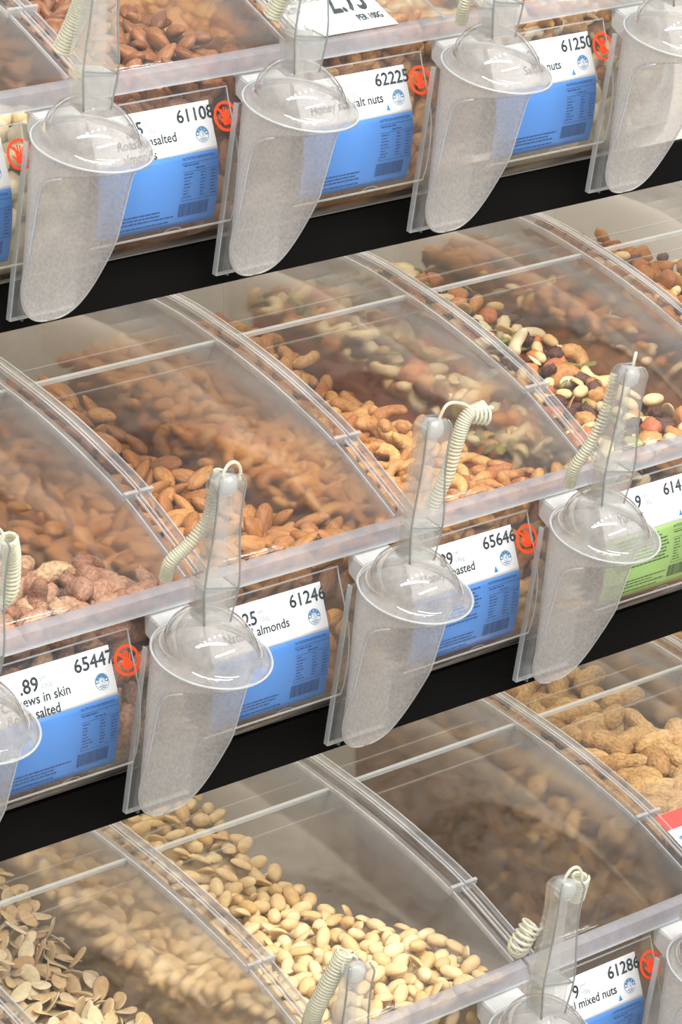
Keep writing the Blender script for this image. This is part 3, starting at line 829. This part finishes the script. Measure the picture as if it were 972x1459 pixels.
make_label(2, 2, '6141', '9', [('Yummy', -.0640)], 'green and white price label reading 6141', hue='green', tri=True, stars='4', notes=True, dx=-0.006, bin_e=B[2, 2])
make_label(3, 1, '61286', '9', [('Natural mixed nuts', -.0260)], 'blue and white price label reading 61286 mixed nuts, bottom row', tri=True, bin_e=B[3, 1])

# cards lying on lids
def lid_pt(k, x, y, off):
    c = prof(k); z = np.interp(y, c[:, 0], c[:, 1]); dz = (np.interp(y+.003, c[:, 0], c[:, 1])-np.interp(y-.003, c[:, 0], c[:, 1]))/.006
    l = math.hypot(1, dz); return (x, y-dz/l*off, z+off/l)
def lid_card(row, n, x0, x1, ya, yb, label):
    y0, z0, k = ROWS[row]; e = empty('price_card', (n*W, y0, z0), label, 'sign', 'cards on the bin lids')
    def sheet_(xa, xb, a, b, o0, o1, m=8):
        V = []; Fc = []
        for y in np.linspace(a, b, m):
            for o_ in (o0, o1):
                for x in (xa, xb): V.append(lid_pt(k, x, y, o_))
        for i in range(m-1):
            q = 4*i; Fc += [(q, q+1, q+5, q+4), (q+2, q+6, q+7, q+3), (q, q+4, q+6, q+2), (q+1, q+3, q+7, q+5)]
        Fc += [(0, 2, 3, 1), (4*m-4, 4*m-3, 4*m-1, 4*m-2)]
        return V, Fc
    return e, sheet_, (lambda VF, o_: ([lid_pt(k, u, v, o_) for u, v in VF[0]], VF[1]))
e, sh_, tp = lid_card(1, 1, 0, 0, 0, 0, 'white price card reading honey sea salt nuts, on a top row lid')
X0 = -.192; X1 = -.100; YB, YT = -.002, .084
part('paper_card', sh_(X0, X1, YB, YT, .0036, .0040), M_['paper'], e)
part('card_sleeve', sh_(X0-.004, X1+.045, YB-.004, YT+.004, .0052, .0056), M_['sleeve'], e)
part('sleeve_edge', cat(sh_(X1+.0445, X1+.0452, YB-.004, YT+.004, .0030, .0050), sh_(X0-.0045, X0-.0038, YB-.004, YT+.004, .0030, .0050)), M_['edge'], e)
def up(VF): return [(u, -v) for u, v in VF[0]], VF[1]
part('card_title', tp(cat2(up(text_uv('HONEY SEA SALT', X0+.004, -.0335, .0062, 'L', .62)), up(text_uv('NUTS', X0+.004, -.0245, .0062, 'L', .62))), .0045), M_['ink'], e)
part('card_price', tp(up(text_uv('2.95', X1-.011, -.0190, .028, 'R', .55, .0005)), .0045), M_['ink'], e)
part('card_unit', tp(up(text_uv('PER 100G', X1-.006, -.0085, .0060, 'R', .70, .0002)), .0045), M_['ink'], e)
part('card_code', tp(up(text_uv('6', X0+.008, -.0050, .0080, 'L', .62)), .0045), M_['ink'], e)
e, sh_, tp = lid_card(3, 2, 0, 0, 0, 0, 'white price card with a red header on a peanut bin lid')
part('paper_card', sh_(-.194, -.09, .004, .050, .0036, .0040), M_['paper'], e)
part('red_header', sh_(-.194, -.09, .050, .064, .0036, .0040), M_['redcard'], e, label='red header band')
part('card_sleeve', sh_(-.196, -.08, .002, .092, .0042, .0046), M_['sleeve'], e)
part('card_print', tp(cat2(rect2(-.190, -.150, .040, .043), rect2(-.190, -.165, .034, .036)), .0041), M_['starblue'], e)

# scoops
def loop(x, z, r, lean=0.0, y=0.0, w_=.0013): return tube([(x+r*math.cos(a)*.9, y+lean*math.sin(a), z+r*1.25*math.sin(a)) for a in np.linspace(-.35, math.pi+.35, 16)], w_, 6)
TOP = .133       # handle top above the rim, scoop coordinates
T_behind = [loop(.004, TOP-.003, .008), coil([(.004, .014, TOP-.004), (.003, .015, .115), (.000, .016, .095), (-.012, .018, .078), (-.022, .022, .066), (-.020, .03, .05)], .0042, 46, .0010)]
T_right = [tube(smooth_curve([(0.004, 0, TOP-.004), (.010, .0, TOP+.008), (.026, .004, TOP+.006), (.040, .004, TOP-.001)], 18), .0013, 6), coil([(.046, .002, TOP+.002), (.032, .003, TOP-.004), (.027, .004, .112), (.024, .007, .085), (.018, .012, .06)], .0048, 40, .0010), coil([(.036, .002, TOP-.002), (.050, .0, TOP-.004)], .006, 4, .0013)]
T_stub = [tube([(.002, 0, TOP-.004), (.003, 0, TOP+.010)], .0014, 6), coil([(.000, .014, .122), (-.002, .015, .095), (-.008, .018, .07), (-.014, .024, .05), (-.008, .034, .03)], .0040, 40, .0009)]
T_leftfar = [loop(.004, TOP-.004, .007), coil([(.014, .0, TOP-.002), (.022, .006, .112), (.024, .010, .088), (.012, .018, .075), (.004, .024, .055)], .0056, 34, .0012)]
T_fat = [loop(.006, TOP-.004, .009), coil([(.013, .0, TOP-.001), (.016, .006, .112)], .0060, 8, .0013), coil([(-.012, .014, .095), (-.018, .018, .078), (-.012, .026, .07)], .0072, 9, .0014)]
T_coil_left = [loop(-.004, TOP-.004, .007), coil([(-.006, .004, TOP+.006), (-.014, .010, .112), (-.018, .016, .088), (-.014, .022, .07)], .0056, 36, .0011)]
T_wide = [coil([(-.002, .010, TOP+.004), (-.002, .014, .105), (-.004, .02, .085), (-.008, .03, .06)], .0062, 34, .0012)]
HL = 'clear acrylic scoop holder '
SL = 'clear plastic scoop with frosted bowl '
make_scoop(1, -1, SL+'in front of the macadamias, top row', HL+'in front of the macadamias, top row', 0, 0, T_wide, 2)
make_scoop(1, 0, SL+'left of the honey sea salt label, top row', HL+'left of the honey sea salt label, top row', -0.011, 0, T_wide, 2)
make_scoop(1, 1, SL+'right of the honey sea salt label, top row', HL+'right of the honey sea salt label, top row', -0.016, 0, T_stub, 2)
make_scoop(1, 2, SL+'in the top right corner', HL+'in the top right corner', -0.02, 0, T_stub, 2)
make_scoop(2, -2, SL+'cut off by the left edge, middle row', HL+'cut off by the left edge, middle row', 0, 0, T_leftfar, 4)
make_scoop(2, -1, SL+'covering the start of the natural almonds label', HL+'covering the start of the natural almonds label', 0, 0, T_behind, 3)
make_scoop(2, 0, SL+'covering the start of the honey roasted label', HL+'covering the start of the honey roasted label', -0.009, 0, T_right, 3)
make_scoop(2, 1, SL+'covering the start of the green label', HL+'covering the start of the green label', -0.013, 0, T_stub, 5)
make_scoop(3, -1, SL+'its handle before the pale peanuts, bottom edge', HL+'standing before the pale peanuts, bottom edge', 0, 0, T_coil_left, 2)
make_scoop(3, 0, SL+'covering the start of the mixed nuts label', HL+'covering the start of the mixed nuts label', 0, 0, T_fat, 3)
make_scoop(3, 1, SL+'cut off by the bottom right corner', HL+'cut off by the bottom right corner', -0.012, 0, T_stub, 3)

# contents
P0 = [(0, -.020), (.07, -.019), (.11, -.025), (.18, -.031), (.25, -.019), (.31, -.009), (.36, .010), (.44, .018)]
def one(key, label, cat_, group): return {key: (label, cat_, group)}
fill_bin(1, -1, [('macadamia', 1)], [(0, -.035), (.1, -.035), (.2, -.03), (.44, .0)], one('macadamia', 'pale round macadamia in the leftmost top row bin', 'nut', 'macadamias in the top row'), .0165, 'pale macadamias heaped deep in the leftmost top row bin', 'nuts', 120, .2)
fill_bin(1, 0, [('roasted_almond', 1)], [(0, -.022), (.08, -.014), (.12, -.004), (.2, .0), (.3, .01), (.44, .02)], one('roasted_almond', 'dark roasted almond in the bin tagged 61108', 'almond', 'roasted almonds in the top row'), .0145, 'dark roasted almonds packed in the bin tagged 61108', 'almonds', 200, .26, side=True)
fill_bin(1, 1, [('honey_nut', 1)], P0, one('honey_nut', 'golden honey coated nut in the bin tagged 62225', 'nut', 'honey nuts in the top row'), .0138, 'golden honey nuts packed in the bin tagged 62225', 'nuts', 160, .2)
fill_bin(1, 2, [('honey_cashew', 2), ('pale_peanut', 1), ('pale_cashew', 1)], P0, {'honey_cashew': ('golden salted nut in the bin tagged 61250', 'nut', 'salted nuts in the top row'), 'pale_peanut': ('pale peanut among the salted nuts tagged 61250', 'nut', 'salted nuts in the top row'), 'pale_cashew': ('pale cashew among the salted nuts tagged 61250', 'nut', 'salted nuts in the top row')}, .0135, 'salted mixed nuts packed in the bin tagged 61250', 'nuts', 160, .2)
fill_bin(2, -2, [('cashew_in_skin', 1)], P0, one('cashew_in_skin', '', '', ''), .0165, 'brown nuts in the bin past the left edge of the middle row', 'nuts', 0, size=1.15)
fill_bin(2, -1, [('cashew_in_skin', 1)], [(0, -.014), (.06, -.015), (.12, -.020), (.18, -.045), (.3, -.055), (.44, -.03)], one('cashew_in_skin', 'reddish brown cashew in skin in the bin tagged 65447', 'cashew', 'cashews in skin in the middle row'), .0165, 'brown cashews in skin packed in the bin tagged 65447', 'cashews', 240, size=1.18)
fill_bin(2, 0, [('almond', 1)], P0, one('almond', 'natural brown almond in the middle row bin tagged 61246', 'almond', 'natural almonds in the middle row'),   .0150, 'natural brown almonds packed in the bin tagged 61246', 'almonds', 300, side=True)
fill_bin(2, 1, [('honey_cashew', 1)], [(0, -.020), (.07, -.024), (.125, -.022), (.2, -.010), (.285, -.004), (.34, .022), (.44, .03)], one('honey_cashew', 'golden honey roasted cashew in the bin tagged 65646', 'cashew', 'honey cashews in the middle row'), .0138, 'golden honey cashews packed in the bin tagged 65646', 'cashews', 290, size=1.1)
MIXG = 'fruit and nut mix in the middle row'
fill_bin(2, 2, [('raisin', 4.2), ('pale_peanut', 3), ('pale_cashew', 1.5), ('fruit_chunk', 1.3), ('pumpkin_seed', 2), ('almond_slice', 1.3), ('honey_nut', 1.2)], [(0, -.018), (.09, -.016), (.134, -.013), (.187, .002), (.24, .016), (.31, .035), (.44, .045)],
         {'raisin': ('dark wrinkled raisin in the fruit and nut mix with the green label', 'raisin', MIXG), 'pale_peanut': ('pale peanut in the fruit and nut mix with the green label', 'peanut', MIXG), 'pale_cashew': ('pale cashew in the fruit and nut mix with the green label', 'cashew', MIXG), 'fruit_chunk': ('orange dried fruit cube in the mix with the green label', 'dried fruit', MIXG), 'pumpkin_seed': ('green pumpkin seed in the mix with the green label', 'seed', MIXG), 'honey_nut': ('golden brown nut in the fruit and nut mix with the green label', 'nut', MIXG), 'almond_slice': ('white coconut sliver in the mix with the green label', 'coconut', MIXG)},
         .0128, 'fruit and nut mix packed in the bin with the green label', 'nut mix', 300, size=1.15)
fill_bin(2, 3, [('apricot_piece', 2), ('raisin', 1), ('pale_peanut', 1)], [(0, .0), (.15, .02), (.3, .04), (.44, .05)], {'apricot_piece': ('amber dried fruit piece in the last middle row bin', 'dried fruit', 'amber fruit mix'), 'raisin': ('dark raisin among the amber fruit in the last middle row bin', 'raisin', 'amber fruit mix'), 'pale_peanut': ('pale nut among the amber fruit in the last middle row bin', 'nut', 'amber fruit mix')}, .0138, 'amber fruit and nut mix in the last middle row bin', 'fruit mix', 220, .42)
fill_bin(3, -2, [('almond_slice', 1)], P0, one('almond_slice', '', '', ''), .0125, 'sliced almonds in the bin cut off by the bottom left corner', 'almonds', 0, front=False)
fill_bin(3, -1, [('almond_slice', 1)], [(0, -.052), (.1, -.050), (.19, -.043), (.235, -.038), (.275, -.016), (.32, .002), (.38, .03), (.44, .045)], one('almond_slice', 'thin pale almond slice in the bottom row bin at left', 'almond slice', 'sliced almonds in the bottom row'), .0095, 'thin almond slices heaped in the bottom row bin at left', 'almond slices', 300, .44, .55, size=1.15, front=False)
fill_bin(3, 0, [('peanut_kernel', 1)], [(0, -.014), (.045, -.005), (.1, -.008), (.18, -.020), (.215, -.022), (.256, -.013), (.307, .001), (.34, .018), (.44, .035)], one('peanut_kernel', 'pale blanched peanut in the bottom row bin', 'peanut', 'blanched peanuts in the bottom row'),   .0122, 'pale blanched peanuts packed in the bottom row bin', 'peanuts', 300, .4, side=True)
fill_bin(3, 2, [('peanut_in_shell', 1)], [(0, -.010), (.1, .0), (.2, .02), (.3, .04), (.44, .05)], one('peanut_in_shell', 'knobbly peanut in shell in the bin with the red-topped card', 'peanut', 'peanuts in shell with the red-topped card'), .0205, 'peanuts in shell packed in the bin with the red-topped card', 'peanuts', 170, .42, .3, side=True, rim=.022)
fill_bin(3, 3, [('peanut_in_shell', 1)], [(0, -.010), (.1, .0), (.2, .02), (.3, .04), (.44, .05)], one('peanut_in_shell', 'knobbly peanut in shell in the last bottom row bin', 'peanut', 'peanuts in shell in the last bin'), .0205, 'peanuts in shell packed in the last bottom row bin', 'peanuts', 60, .42, .3, side=True, rim=.022)
# a few strays on the floor of the nearly empty bin
for i, (x, y) in enumerate([(-.13, .03), (-.10, .05), (-.07, .035), (-.15, .09), (-.05, .10)]):
    o = bpy.data.objects.new('peanut_kernel', NUTS['peanut_kernel'][0][i % 4][0]); COL.objects.link(o)
    y0, z0, _ = ROWS[3]; o.matrix_world = rest_mat(rot(i*1.3, 0, 0), (W+x, y0+y, z0-BASE+.003+.0035))
    tag(o, 'stray peanut left on the floor of the bin tagged 61286', 'peanut', 'strays in the nearly empty bin')
